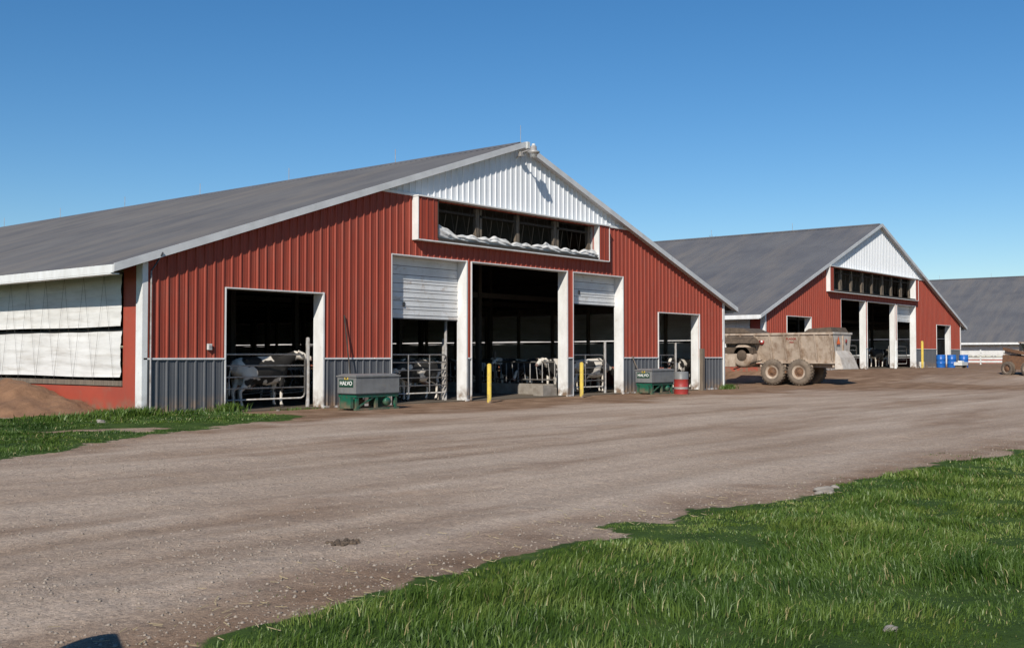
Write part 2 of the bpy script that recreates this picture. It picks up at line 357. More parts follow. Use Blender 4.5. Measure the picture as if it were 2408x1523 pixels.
# ------------------------------------------------------------------ gravel stones
def stones(n,name):
    D=4.5+18*rng.random(n)**1.6; Ls=(rng.random(n)*1.4-.75)*D
    X=.64*(Ls+9.94)+.768*(D-29.05); Y=-.768*(Ls+9.94)+.64*(D-29.05)
    g=gdist(X,Y); k=(g<0)&(Y<-1)&((rng.random(n)<.35)|(fb(X,Y,.8,99)>.12)|(g>-.7)); X=X[k];Y=Y[k];n=len(X)
    s=.005+.014*rng.random(n)**3
    base=np.array([[1,0,0],[0,1,0],[-1,0,0],[0,-1,0],[0,0,.7],[0,0,-.7]])
    P=base[None]*s[:,None,None]*(.6+.8*rng.random((n,6,1)))
    a=rng.random(n)*6.28; c,sn=np.cos(a)[:,None],np.sin(a)[:,None]
    x=P[:,:,0]*c-P[:,:,1]*sn; y=P[:,:,0]*sn+P[:,:,1]*c
    P=np.stack([x+X[:,None],y+Y[:,None],P[:,:,2]+(hz(X,Y)+s*.1)[:,None]],-1)
    f=np.array([[0,1,4],[1,2,4],[2,3,4],[3,0,4],[1,0,5],[2,1,5],[3,2,5],[0,3,5]])
    F=(np.arange(n)*6)[:,None,None]+f[None]
    me=bpy.data.meshes.new(name); mesh_np(me,P.reshape(-1,3),F.reshape(-1,3))
    me.materials.append(mk('stone_mix',(.20,.165,.135),(.38,.32,.265),scale=9,rough=.95,spec=.1,lo=.3,hi=.7)); o=bpy.data.objects.new(name,me); COL.objects.link(o)
stones(34000,'gravel_stones')
mb=MB()
for i in range(700):
    D=5.5+rng.random()*7; Lx=(rng.random()*.9-.42)*D; X,Y=WP(Lx,D)
    g=float(gdist(np.array([X]),np.array([Y]))[0])
    if g<-1.3 or g>.3: continue
    a=rng.random()*3.14; l=.03+.07*rng.random(); z=float(hz(X,Y))+.012
    mb.beam((X,Y,z),(X+math.cos(a)*l,Y+math.sin(a)*l,z+.01),.005,.003,'straw')
mb.obj('straw_litter',fix=False)

# ------------------------------------------------------------------ barn builder
def barn(name,org,W,Lb,eave,peak,ops,panels,gz,box,wz=1.52,hires=True,curt=(.75,1.02,2.28,2.42),gable_step=.3,gcur=.36):
    E=empty(name,org); sl=(peak-eave)/(W/2)
    roofz=lambda x: eave+sl*min(x,W-x)
    bx0,bx1,bz0,bz1,o0,o1=box
    rects=[(a,b,-1,t) for a,b,t in ops]+[(o0,o1,bz0+.12,bz1-.05)]
    xg=(gz-eave)/sl
    br=sorted(set([0,W,W/2,xg,W-xg]+[r[0] for r in rects]+[r[1] for r in rects]))
    if wz>0: zones=[(-.12,wz,'wains'),(wz,gz,'red'),(gz,99,'white')]
    else: zones=[(-.12,gz,'red'),(gz,99,'white')]
    def ivals(x,z0,z1):
        iv=[(z0,z1)]
        for a,b,c,d in rects:
            if a<x<b:
                nv=[]
                for p,q in iv:
                    if d<=p or c>=q: nv.append((p,q))
                    else:
                        if c>p: nv.append((p,c))
                        if d<q: nv.append((d,q))
                iv=nv
        return iv
    mb=MB(); back=MB()
    for xa,xb in zip(br[:-1],br[1:]):
        for z0,z1,k in zones:
            for p,q in ivals((xa+xb)/2,z0,z1):
                ta,tb=min(q,roofz(xa)),min(q,roofz(xb))
                if ta<=p+1e-4 and tb<=p+1e-4: continue
                ta=max(ta,p);tb=max(tb,p)
                mb.poly([(xa,0,p),(xb,0,p),(xb,0,tb),(xa,0,ta)],k)
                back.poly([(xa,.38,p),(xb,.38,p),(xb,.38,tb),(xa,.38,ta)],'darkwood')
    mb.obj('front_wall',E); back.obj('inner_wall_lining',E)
    rb=MB()
    x=.16
    while x<W-.08:
        for z0,z1,k in zones:
            for p,q in ivals(x,z0,z1):
                t=min(q,roofz(x)-.02)
                if t<=p+.02: continue
                y=-.036; a,b=.042,.018
                v=[(x-a,-.001,p),(x-b,y,p),(x+b,y,p),(x+a,-.001,p),(x-a,-.001,t),(x-b,y,t),(x+b,y,t),(x+a,-.001,t)]
                rb.faces(v,[(0,1,5,4),(1,2,6,5),(2,3,7,6),(4,5,6,7)],k)
                for off in (-.1,.1):
                    v=[(x+off-.014,-.001,p),(x+off,-.009,p),(x+off+.014,-.001,p),(x+off-.014,-.001,t),(x+off,-.009,t),(x+off+.014,-.001,t)]
                    rb.faces(v,[(0,1,4,3),(1,2,5,4)],k)
        x+=gable_step
    rb.obj('siding_ribs',E,fix=False)
    tr=MB()
    if wz>0:
        for xa,xb in zip(br[:-1],br[1:]):
            if any(a<(xa+xb)/2<b and c<wz for a,b,c,d in rects): continue
            tr.box(xa+.02,xb-.02,-.05,.0,wz-.018,wz+.03,'trim'); tr.box(xa+.02,xb-.02,-.055,0,-.02,.045,'trim')
    tr.box(xg+.05,W-xg-.05,-.065,-.002,gz-.03,gz+.06,'trim')
    tr.box(-.03,.13,-.05,.0,-.1,roofz(0)+.02,'trim'); tr.box(-.035,0,-.04,.26,-.1,roofz(0),'trim')
    tr.box(W-.13,W+.03,-.05,.0,-.1,roofz(0)+.02,'trim'); tr.box(W,W+.035,0,.26,-.1,roofz(0),'trim')
    for a,b,t in ops:
        tr.box(b-.01,b+.045,-.05,.42,-.05,t+.045,'trim'); tr.box(a-.04,a+.0,-.045,.06,-.05,t+.03,'trim')
        tr.box(a,b-.011,-.045,.40,t,t+.035,'trim')
    tr.obj('door_and_corner_trim',E)
    pn=MB()
    for i,zb in panels:
        a,b,t=ops[i]; z=zb; n=max(2,round((t-zb)/.3)); h=(t-zb)/n
        for j in range(n):
            z0=zb+j*h; pn.box(a+.01,b-.015,.40,.44,z0+.01,z0+h-.01,'door')
            pn.box(a+.01,b-.015,.38,.40,z0+h*.42,z0+h*.55,'door')
        pn.box(a+.01,b-.015,.42,.45,zb,t,'dark'); pn.box(a+.01,b-.015,.39,.45,zb-.03,zb+.005,'dark')
        pn.box(a+.9,a+1.0,.36,.379,zb+.4,zb+.56,'dark')
    if panels: pn.obj('overhead_door',E)
    cb=MB(); yb=-.27
    for (a,b) in ((bx0,o0),(o1,bx1)):
        cb.poly([(a,yb,bz0),(b,yb,bz0),(b,yb,bz1),(a,yb,bz1)],'red')
        x=a+.12
        while x<b-.05: cb.box(x-.02,x+.02,yb-.025,yb-.001,bz0,bz1,'red'); x+=.3
    cb.box(bx0-.03,bx0,yb-.02,0,bz0-.03,bz1+.02,'trim'); cb.box(bx1,bx1+.03,yb-.02,0,bz0-.03,bz1+.02,'trim')
    cb.box(bx0,bx1,yb-.02,-.001,bz0-.04,bz0-.002,'trim'); cb.box(bx0-.05,bx1+.05,yb-.06,-.001,bz1+.002,bz1+.05,'trim')
    cb.box(o0-.04,o0,yb-.015,.3,bz0+.1,bz1-.01,'darkwood'); cb.box(o1-.01,o1+.04,yb-.015,.3,bz0+.02,bz1-.01,'trim')
    cb.box(o0,o1-.012,yb+.0,.0,bz0,bz0+.11,'darkwood')
    nst=max(4,int((o1-o0)/(2.4 if gcur>.2 else 1.9))); 
    for i in range(nst+1):
        x=o0+.15+(o1-o0-.3)*i/nst
        cb.box(x-.09,x+.09,.12,.26,bz0+.1,bz1-.05,'wood')
        if i%2==1: cb.box(x+.16,x+.27,.14,.26,bz0+.1,bz1-.05,'wood')
    cb.box(o0,o1,.14,.22,bz1-.35,bz1-.27,'darkwood')
    x=o0+.2
    while x<o1-.5:
        cb.cyl((x,-.05,bz1-.06),(x+.22,-.08,bz0+.3),.008,'mesh',4); cb.cyl((x+.5,-.05,bz1-.06),(x+.24,-.08,bz0+.3),.008,'mesh',4); x+=.62
    # dark sheet well behind the studs, stands in for shade in the roof void
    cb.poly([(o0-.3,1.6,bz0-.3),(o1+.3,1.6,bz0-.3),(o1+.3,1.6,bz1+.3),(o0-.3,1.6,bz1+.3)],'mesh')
    cb.obj('gable_curtain_frame',E)
    bc=MB(); n=160; rows=10; vv=[]
    for i in range(n+1):
        u=i/n; x=o0+.02+(o1-o0-.04)*u
        k=gcur/.36
        top=bz0+.10+k*(.24+.20*math.exp(-u*12)+.05*math.cos(u*19)+.04*math.sin(u*41)+.03*math.sin(u*97+1)+.06*float(vn(u*40,0,1)))
        for j in range(rows+1):
            w=j/rows; z=bz0+.08+(top-bz0-.08)*w
            y=-.13-.09*math.sin(w*math.pi)+.05*float(fb(u*45,w*3,1,3))+.03*math.sin(w*15+u*55)
            vv.append((x,y,z))
    bc.faces(vv,[(i*(rows+1)+j,(i+1)*(rows+1)+j,(i+1)*(rows+1)+j+1,i*(rows+1)+j+1) for i in range(n) for j in range(rows)],'curtain',True)
    bc.obj('lowered_gable_curtain',E)
    # roof
    oh=1.0; gy=.26; th=.09
    rf=MB()
    ze=eave-sl*oh; y0,y1=-gy,Lb+gy
    for sgn in (0,1):
        fx=(lambda x:x) if sgn==0 else (lambda x:W-x)
        A=(fx(-oh),ze); Bp=(fx(W/2),peak)
        rf.poly([(A[0],y0,A[1]+th),(Bp[0],y0,Bp[1]+th),(Bp[0],y1,Bp[1]+th),(A[0],y1,A[1]+th)],'roof')
        rf.poly([(A[0],y0,A[1]),(Bp[0],y0,Bp[1]),(Bp[0],y1,Bp[1]),(A[0],y1,A[1])],'under')
        y=y0+.1
        while y<y1-.05:
            hgt=.028
            v=[(A[0],y-.03,A[1]+th+.001),(A[0],y,A[1]+th+hgt),(A[0],y+.03,A[1]+th+.001),(Bp[0],y-.03,Bp[1]+th+.001),(Bp[0],y,Bp[1]+th+hgt),(Bp[0],y+.03,Bp[1]+th+.001)]
            rf.faces(v,[(0,1,4,3),(1,2,5,4)],'roof'); y+=.305
        for yy,yyy in ((y0-.03,y0),(y1,y1+.03)):
            rf.hexa([(A[0],yy,A[1]-.10),(Bp[0],yy,Bp[1]-.10),(Bp[0],yyy,Bp[1]-.10),(A[0],yyy,A[1]-.10),(A[0],yy,A[1]+th+.03),(Bp[0],yy,Bp[1]+th+.03),(Bp[0],yyy,Bp[1]+th+.03),(A[0],yyy,A[1]+th+.03)],'rake')
        rf.hexa([(A[0],y0,A[1]-.05),(Bp[0],y0,Bp[1]-.05),(Bp[0],0,Bp[1]-.05),(A[0],0,A[1]-.05),(A[0],y0,A[1]-.01),(Bp[0],y0,Bp[1]-.01),(Bp[0],0,Bp[1]-.01),(A[0],0,A[1]-.01)],'rake')
        e0,e1=sorted((A[0],A[0]+(-.03 if sgn==0 else .03)))
        rf.box(e0,e1,y0,y1,A[1]-.12,A[1]+th,'trim')
        g0,g1=sorted((A[0]+(-.03 if sgn==0 else .03),A[0]+(.22 if sgn==0 else -.22)))
        rf.box(g0,g1,y0+.1,y1,A[1]-.16,A[1]-.125,'trim')
    rf.hexa([(W/2-.3,y0+.2,peak+th-.08),(W/2+.3,y0+.2,peak+th-.08),(W/2+.3,y1,peak+th-.08),(W/2-.3,y1,peak+th-.08),(W/2-.05,y0+.2,peak+th+.05),(W/2+.05,y0+.2,peak+th+.05),(W/2+.05,y1,peak+th+.05),(W/2-.05,y1,peak+th+.05)],'roof')
    rf.obj('roof',E,fix=False)
    lr=MB(); y=6.8
    while y<Lb: lr.cyl((W/2,y,peak),(W/2,y,peak+.70),.014,'galv',5); y+=7.1
    lr.obj('lightning_rods',E)
    base,c0,c1,c2=curt; ctop=eave-.38
    for sgn in (0,1):
        X=0 if sgn==0 else W; o=-1 if sgn==0 else 1
        sw=MB()
        def bxs(d0,d1,ya,yb,za,zb,k):
            a,b=sorted((X+o*d0,X+o*d1)); sw.box(a,b,ya,yb,za,zb,k)
        bxs(-.15,.0,.26,.95,base,eave,'redflat'); bxs(-.15,.002,.26,Lb,-.1,base,'redflat')
        bxs(-.15,.0,.95,Lb,ctop+.05,eave-.02,'wood')
        bxs(-.14,.035,.95,Lb,base+.03,base+.17,'wood'); bxs(-.14,-.06,.95,Lb,c1+.0,c2-.05,'darkwood')
        y=3.2
        while y<Lb: bxs(-.3,-.155,y-.07,y+.07,0,eave,'wood'); y+=2.44
        sw.obj('side_wall',E)
        cu=MB()
        for (za,zb,sd) in ((c0,c1,1.0),(c2,ctop,4.0)):
            dy=.07 if (hires and sgn==0) else .6; nn=int((Lb-1.25)/dy); rr=16 if (hires and sgn==0) else 3
            ii,jj=np.meshgrid(np.arange(nn+1),np.arange(rr+1),indexing='ij')
            yv=.95+ii*dy; w=jj/rr
            ztp=zb+.006*np.sin(yv*1.1+sd)+.006*np.sin(yv*3.7); zbt=za+.012*np.sin(yv*.9+sd*2)
            zz=zbt+(ztp-zbt)*w
            dx=.02+.008*np.sin(zz*23+1.2*np.sin(yv*.5+sd)+fb(yv,zz*3,.5,sd)*4)+.028*fb(yv*.5,zz*3.0,.8,sd+3)+.035*np.exp(-((w-.0)/.06)**2)+.02*np.sin(w*3.14)
            Vv=np.stack([X+o*(np.maximum(dx,-.02)+.03),yv,zz],-1).reshape(-1,3)
            R1=rr+1
            fs=[(i*R1+j,(i+1)*R1+j,(i+1)*R1+j+1,i*R1+j+1) for i in range(nn) for j in range(rr)]
            cu.faces(Vv.tolist(),fs,'curtain',True)
        cu.obj('side_curtains',E,fix=False)
        if hires and sgn==0:
            st=MB(); y=1.2
            while y<16:
                xx=X+o*.13
                st.cyl((xx,y,c0-.15),(xx,y+.55,ctop),.0035,'mesh',4); st.cyl((xx,y+.55,ctop),(xx,y+1.1,c0-.15),.0035,'mesh',4)
                y+=1.1
            st.obj('curtain_cords',E)
    bk=MB()
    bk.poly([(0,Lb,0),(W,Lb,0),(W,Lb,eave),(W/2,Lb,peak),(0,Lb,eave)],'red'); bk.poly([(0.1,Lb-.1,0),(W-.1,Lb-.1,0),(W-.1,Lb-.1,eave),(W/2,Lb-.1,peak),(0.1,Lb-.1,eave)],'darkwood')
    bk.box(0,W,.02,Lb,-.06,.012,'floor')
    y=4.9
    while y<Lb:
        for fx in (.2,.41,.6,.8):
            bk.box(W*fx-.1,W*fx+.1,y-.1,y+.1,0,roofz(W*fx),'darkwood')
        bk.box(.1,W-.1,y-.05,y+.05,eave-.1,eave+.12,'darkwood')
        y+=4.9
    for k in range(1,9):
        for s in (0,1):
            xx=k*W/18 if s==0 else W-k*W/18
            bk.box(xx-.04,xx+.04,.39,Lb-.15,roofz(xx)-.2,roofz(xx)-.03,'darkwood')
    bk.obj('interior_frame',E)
    return E

ops1=[(2.65,6.25,3.55),(9.22,12.92,5.0),(13.22,18.96,5.0),(19.39,22.97,5.0),(25.87,29.48,3.56)]
B1=barn('red_barn',(0,0,0),31.9,75,4.24,9.66,ops1,[(1,2.9),(3,3.77)],7.1,(10.22,21.6,5.6,7.05,11.2,20.85))
ops2=[(3.0,6.5,3.4),(11.3,15.6,4.8),(15.95,21.4,4.8),(21.75,25.7,4.8),(30.6,34.0,3.45)]
B2=barn('red_barn',(43.9,3.8,.7),36.7,60,3.65,10.5,ops2,[(3,3.55)],6.95,(9.0,25.7,5.25,6.9,9.6,25.1),wz=1.45,gcur=.03)
B3=barn('red_barn',(123.3,-2,.6),40,52,3.0,11.9,[(5,9,2.8),(16,24,3.5)],[],6.5,(14,26,5,6.4,15,25),wz=0,hires=False)

mb=MB()
mb.cyl((.22,-.06,.05),(.22,-.06,3.9),.022,'galv',8); mb.path([(.22,-.06,3.9),(.32,-.2,4.15),(.4,-.33,4.4)],.022,'dark'); mb.obj('conduit',B1)
mb=MB(); mb.box(2.02,2.14,-.1,-.02,1.78,1.95,'whitep'); mb.box(2.04,2.12,-.11,-.1,1.82,1.91,'galv'); mb.obj('switch_box',B1)
mb=MB()
mb.path([(15.75,-.02,9.15),(15.75,-.35,9.35),(15.85,-.62,9.42)],.028,'galv')
mb.lathe((15.9,-.75,9.12),[(.0,.0,'whitep'),(.13,.02,'whitep'),(.15,.12,'galv'),(.23,.16,'galv'),(.24,.22,'galv'),(.13,.27,'galv'),(.12,.42,'galv'),(.07,.45,'whitep'),(.06,.52,'whitep'),(0,.53,'whitep')],'whitep',16)
mb.box(15.66,15.84,-.34,-.2,9.2,9.36,'galv'); mb.box(16.05,16.2,-.34,-.2,9.55,9.8,'whitep'); mb.cyl((15.8,-.2,9.6),(15.8,-.2,10.4),.010,'galv',5)
mb.obj('yard_light',B1)
mb=MB(); mb.lathe((15.4,4.0,4.25),[(0,.0),(.18,0),(.26,.08),(.24,.12),(.05,.16),(0,.17)],'lampglass',16); mb.cyl((15.4,4,4.4),(15.4,4,6.5),.015,'dark',5); mb.obj('hanging_lamp',B1)

mb=MB(); mb.cyl((7.15,-.45,.0),(7.1,-.06,2.9),.022,'darkwood',7); mb.box(7.0,7.3,-.52,-.4,.0,.12,'dark'); mb.obj('leaning_pole')
mb=MB(); mb.cyl((23.9,-.5,.4),(23.6,-.08,1.6),.02,'wood',6); mb.cyl((23.5,-.5,0),(23.7,-.08,1.6),.018,'darkwood',6); mb.box(23.42,23.6,-.56,-.46,0,.3,'dark'); mb.obj('leaning_shovel')

# ------------------------------------------------------------------ gates and posts
def gate(x0,x1,y,ztop=1.65,n=5,zb=.3,verts=(),name='steel_gate',loc=None):
    mb=MB(); w=x1-x0; r=.026; c=.14
    mb.path([(0,0,zb),(0,0,ztop),(w-c,0,ztop),(w-.04,0,ztop-.05),(w,0,ztop-c),(w,0,zb+c),(w-.04,0,zb+.05),(w-c,0,zb),(0,0,zb)],r,'galv')
    for i in range(1,n-1):
        z=zb+(ztop-zb)*i/(n-1); mb.cyl((0,0,z),(w,0,z),r*.85,'galv',8)
    for f in verts: mb.box(w*f-.02,w*f+.02,-.03,-.02,zb,ztop,'galv')
    return mb.obj(name,None,loc or (x0,y,0))
gate(2.75,5.95,.48)
gate(9.5,12.5,.55,verts=(.35,.7),n=6)
gate(19.6,22.35,.55,verts=(.5,),n=6)
gate(26.0,28.4,.7,verts=(.5,),n=5)
def post(x,y,h,r=.055,k='galv',z=0,name='steel_post'):
    mb=MB(); mb.cyl((0,0,-.05),(0,0,h),r,k,12); mb.lathe((0,0,h),[(r*1.05,0),(r*.8,.03),(0,.05)],k,12); return mb.obj(name,None,(x,y,z))
post(6.10,.52,2.15,.06); post(12.55,.65,2.9,.055); post(12.75,.95,2.2,.05); post(22.55,.62,2.2,.055); post(28.6,.75,2.2,.05)
post(12.2,-1.75,1.3,.075,'yellow',0,'bollard'); post(18.7,-.94,1.32,.075,'yellow',0,'bollard')
mb=MB(); mb.box(-.09,.09,-.09,.09,-.1,1.95,'wood'); mb.obj('wooden_post',None,(29.35,-.25,0))
mb=MB(); mb.cyl((0,0,0),(0,0,2.3),.035,'whitep',8); mb.path([(0,0,2.3),(.05,.05,2.4),(.15,.1,2.42)],.035,'whitep'); mb.obj('downspout',B1,(31.7,-.1,0))

def headlocks(x,y0,y1,name='feed_rail'):
    mb=MB(); mb.cyl((0,0,1.35),(0,y1-y0,1.35),.035,'galv',8); mb.cyl((0,0,.62),(0,y1-y0,.62),.03,'galv',8)
    mb.box(-.1,.12,0,y1-y0,0,.45,'conc')
    y=0
    while y<y1-y0:
        mb.cyl((0,y,.5),(0,y,1.35),.022,'galv',6); mb.cyl((0,y+.25,.6),(0,y+.34,1.35),.018,'galv',6); y+=.65
        if int(y/.65)%5==0: mb.cyl((0,y,0),(0,y,1.8),.05,'wood',8)
    return mb.obj(name,None,(x,y0,0))
headlocks(19.35,.9,34); headlocks(12.95,1.2,34)
mb=MB(); mb.box(0,.9,0,.5,0,.32,'conc'); mb.box(.1,.8,.08,.42,.32,.42,'conc'); mb.obj('concrete_block',None,(18.0,.45,0.01))
mb=MB()
for (x,y) in ((6.2,3),(9,6),(24.5,4),(27,7)):
    for i in range(7):
        yy=y+i*1.2; mb.path([(x,yy,.3),(x+1.7,yy,.4),(x+1.9,yy,.8),(x+1.7,yy,1.15),(x,yy,1.2)],.03,'galv',6)
    mb.cyl((x+1.2,y,1.25),(x+1.2,y+8,1.25),.03,'galv',6)
mb.obj('freestall_dividers')

# ------------------------------------------------------------------ cows
def ring_tube(bm,pts):
    n=14; rings=[]
    for i,(p,ra,rb) in enumerate(pts):
        p=Vector(p)
        a=Vector(pts[max(0,i-1)][0]); b=Vector(pts[min(len(pts)-1,i+1)][0]); d=(b-a).normalized()
        side=Vector((0,1,0)) if abs(d.y)<.9 else Vector((1,0,0))
        side=(side-d*side.dot(d)).normalized(); up=side.cross(d).normalized()
        rings.append([bm.verts.new(p+side*math.cos(2*math.pi*k/n)*ra+up*math.sin(2*math.pi*k/n)*rb) for k in range(n)])
    for r0,r1 in zip(rings[:-1],rings[1:]):
        for k in range(n): bm.faces.new((r0[k],r0[(k+1)%n],r1[(k+1)%n],r1[k]))
    bm.faces.new(rings[0][::-1]); bm.faces.new(rings[-1])
def cow_mesh(name,neck,headdir,stride=0.0,whiteface=False):
    bm=bmesh.new()
    ring_tube(bm,[((-1.03,0,1.2),.07,.10),((-.98,0,1.19),.2,.2),((-.85,0,1.16),.27,.27),((-.6,0,1.12),.30,.33),((-.25,0,1.05),.34,.39),((.1,0,1.03),.35,.41),((.45,0,1.06),.29,.39),((.66,0,1.1),.24,.35),((.86,0,1.14),.15,.24)])
    for s in (-1,1): ring_tube(bm,[((-.72,s*.08,1.38),.05,.05),((-.7,s*.25,1.36),.06,.06)])
    ring_tube(bm,[((-.8,0,1.41),.03,.03),((-.3,0,1.42),.05,.05),((.3,0,1.44),.05,.05),((.62,0,1.45),.06,.06)])
    nb=Vector(neck); mid=(Vector((.75,0,1.22))+nb)/2+Vector((0,0,.02))
    ring_tube(bm,[((.6,0,1.16),.19,.30),(mid,.125,.19),(nb,.10,.14)])
    hd=Vector(headdir).normalized()
    ring_tube(bm,[(nb-hd*.05,.09,.10),(nb+hd*.06,.115,.13),(nb+hd*.18,.105,.125),(nb+hd*.32,.075,.095),(nb+hd*.44,.07,.08),(nb+hd*.52,.065,.06)])
    side=Vector((0,0,1)).cross(hd).normalized(); upv=hd.cross(side).normalized()
    for s in (-1,1):
        e0=nb+side*s*.1+upv*.07
        ring_tube(bm,[(e0,.025,.03),(e0+side*s*.1+upv*.01,.03,.065),(e0+side*s*.2-upv*.02,.012,.025)])
        st=stride*s
        ring_tube(bm,[((.58,s*.17,1.1),.12,.17),((.6+st*.2,s*.18,.8),.085,.11),((.62+st*.5,s*.16,.46),.055,.062),((.61+st*.5,s*.16,.38),.045,.05),((.6+st*.6,s*.16,.16),.037,.042),((.62+st*.7,s*.16,.09),.048,.052),((.65+st*.8,s*.16,.0),.062,.075)])
        ring_tube(bm,[((-.72,s*.17,1.12),.14,.25),((-.6-st*.2,s*.2,.85),.12,.19),((-.72-st*.4,s*.19,.66),.075,.105),((-.87-st*.5,s*.17,.5),.05,.062),((-.87-st*.5,s*.17,.42),.045,.05),((-.84-st*.6,s*.17,.17),.037,.042),((-.81-st*.6,s*.17,.09),.048,.052),((-.78-st*.6,s*.17,0),.062,.075)])
        ring_tube(bm,[((-.42,s*.08,.58),.035,.04),((-.42,s*.08,.5),.02,.02)])
    ring_tube(bm,[((-.72,0,.78),.15,.14),((-.5,0,.68),.18,.14),((-.25,0,.72),.12,.08)])
    ring_tube(bm,[((-1.0,0,1.28),.035,.035),((-1.09,0,1.15),.03,.03),((-1.12,.02,.8),.02,.02),((-1.1,.03,.55),.035,.04),((-1.09,.03,.36),.02,.02)])
    bmesh.ops.recalc_face_normals(bm,faces=bm.faces)
    me=bpy.data.meshes.new('tmp'); bm.to_mesh(me); bm.free()
    o=bpy.data.objects.new('tmp',me); COL.objects.link(o)
    r=o.modifiers.new('r','REMESH'); r.mode='VOXEL'; r.voxel_size=.024
    s=o.modifiers.new('s','SMOOTH'); s.iterations=5; s.factor=.5
    dg=bpy.context.evaluated_depsgraph_get(); dg.update()
    m2=bpy.data.meshes.new_from_object(o.evaluated_get(dg)); m2.name=name
    bpy.data.objects.remove(o)
    m2.materials.clear()
    for k in ('cow','cowwhite','pink','hoof'): m2.materials.append(M[k])
    for p in m2.polygons:
        c=p.center; p.use_smooth=True; t=(c-nb).dot(hd); lat=abs((c-nb).dot(side)); u=(c-nb).dot(upv); d=((c-nb)-hd*t).length
        mi=0
        if d<.16 and t>.43: mi=2
        elif d<.16 and .05<t<=.43 and (whiteface or (lat<.07 and u>0.02)): mi=1
        if c.z<.075: mi=3
        if c.z<.66 and -.75<c.x<-.2 and abs(c.y)<.13 : mi=2
        p.material_index=mi
    bm=bmesh.new(); bm.from_mesh(m2)
    for s in (-1,1):
        e=nb+hd*.17+side*s*.098+upv*.045
        g=bmesh.ops.create_uvsphere(bm,u_segments=10,v_segments=6,radius=.022,matrix=Matrix.Translation(e))
        for v in g['verts']:
            for f in v.link_faces: f.material_index=3
    bm.to_mesh(m2); bm.free()
    return m2
CM=[cow_mesh('cow_head_turned',(1.22,-.12,1.54),(.85,-.45,-.32),0,True),
    cow_mesh('cow_head_low',(1.3,.0,.95),(.65,0,-.75),.12),
    cow_mesh('cow_head_level',(1.3,.0,1.40),(.9,.1,-.40),-.1)]
def cow(i,x,y,deg,s=1.0,z=0):
    o=bpy.data.objects.new('cow',CM[i]); COL.objects.link(o); o.location=(x,y,.012+z); o.rotation_euler=(0,0,math.radians(deg)); o.scale=(s,s,s)
cow(0,4.75,1.10,2,1.07); cow(2,3.9,2.6,15,1.0); cow(1,6.9,4.6,190)
cow(1,11.6,1.15,186,1.0); cow(2,12.6,2.1,165); cow(0,10.6,2.6,250); cow(1,13.2,3.6,0)
cow(2,20.75,1.7,182); cow(1,20.8,2.9,178); cow(2,20.8,4.3,185); cow(1,20.8,6.2,180); cow(2,20.8,8.6,180); cow(1,20.8,10.6,180)
cow(1,22.3,1.15,-6,1.0); cow(2,24.2,2.7,10)
cow(2,30.0,1.3,190); cow(1,28.9,3.0,170)
cow(2,50.5,8,0,1,.7); cow(1,57.5,6.8,200,1,.7); cow(2,68,6.3,180,1,.7); cow(1,72,7,10,1,.7)

# ------------------------------------------------------------------ scraper drive units
def unit(x,y,z=0):
    E=empty('scraper_drive_unit',(x,y,z))
    mb=MB()
    mb.box(0,1.76,0,.82,.50,.98,'greybox'); mb.box(-.03,1.79,-.03,.85,.98,1.02,'greybox'); mb.box(-.02,1.78,-.02,.84,.475,.5,'dark')
    mb.hexa([(0.0,0,1.021),(1.76,0,1.021),(1.76,.82,1.021),(0,.82,1.021),(.12,.12,1.07),(1.64,.12,1.07),(1.64,.7,1.07),(.12,.7,1.07)],'greybox')
    mb.obj('motor_housing',E)
    mb=MB()
    for px in (.05,.82,1.62):
        for py in (.04,.7): mb.box(px,px+.09,py,py+.08,0,.47,'green')
    mb.box(.02,1.74,.02,.8,.38,.472,'green'); mb.box(.0,1.76,.0,.1,.0,.06,'green'); mb.box(.0,1.76,.72,.82,.0,.06,'green')
    mb.box(-.12,-.01,.1,.55,.06,.40,'green'); mb.box(1.05,1.5,.25,.6,.08,.37,'green'); mb.box(.3,.7,.4,.7,.05,.3,'rust')
    mb.beam((.1,.06,.08),(.8,.06,.4),.03,.05,'green')
    mb.lathe((1.28,.02,.23),[(0,-.04),(.12,-.04),(.13,0),(.13,.08),(0,.09)],'green',16,'y')
    mb.obj('drive_frame',E)
    mb=MB(); mb.box(-.012,-.002,.12,.74,.68,.90,'labelgreen'); mb.box(-.012,-.004,.34,.5,.905,.985,'yellow'); mb.box(-.0165,-.012,.38,.46,.925,.965,'dark'); mb.obj('label_plate',E)
    cu=bpy.data.curves.new('letters','FONT'); cu.body='HALVO'; cu.size=.165; cu.align_x='CENTER'; cu.align_y='CENTER'; cu.extrude=.002; cu.offset=.002
    t=bpy.data.objects.new('letters',cu); COL.objects.link(t); t.parent=E; t.location=(-.016,.43,.79); t.rotation_euler=(math.pi/2,0,-math.pi/2); t.data.materials.append(M['letter'])
    return E
unit(5.54,-2.36); unit(22.5,-1.8)

def drum(x,y,z,cols,name,r=.295,h=.9):
    mb=MB(); P=[(0,0.0)]
    hs=[0,.02,.29,.31,.33,.58,.60,.62,.87,.9]; rs=[r,r,r,r*1.04,r,r,r*1.04,r,r,r*.98]
    for i,(hh,rr) in enumerate(zip(hs,rs)):
        c=cols[0] if hh<.3 else cols[1] if hh<.6 else cols[2]
        P.append((rr,hh*h/.9,c))
    P+= [(r*.93,h*.99,cols[2]),(0,h*.98,cols[2])]
    mb.lathe((0,0,0),P,cols[0],24); mb.cyl((r*.5,0,h*.97),(r*.5,0,h*1.01),.04,'dark',8)
    return mb.obj(name,None,(x,y,z))
drum(23.5,-2.6,0,('redpaint','redpaint','greybox'),'steel_drum',.30,.95)
mb=MB(); mb.lathe((0,0,0),[(.302,.22,'galv'),(.302,.31,'galv')],'galv',24); mb.obj('drum_band',bpy.data.objects['steel_drum'])
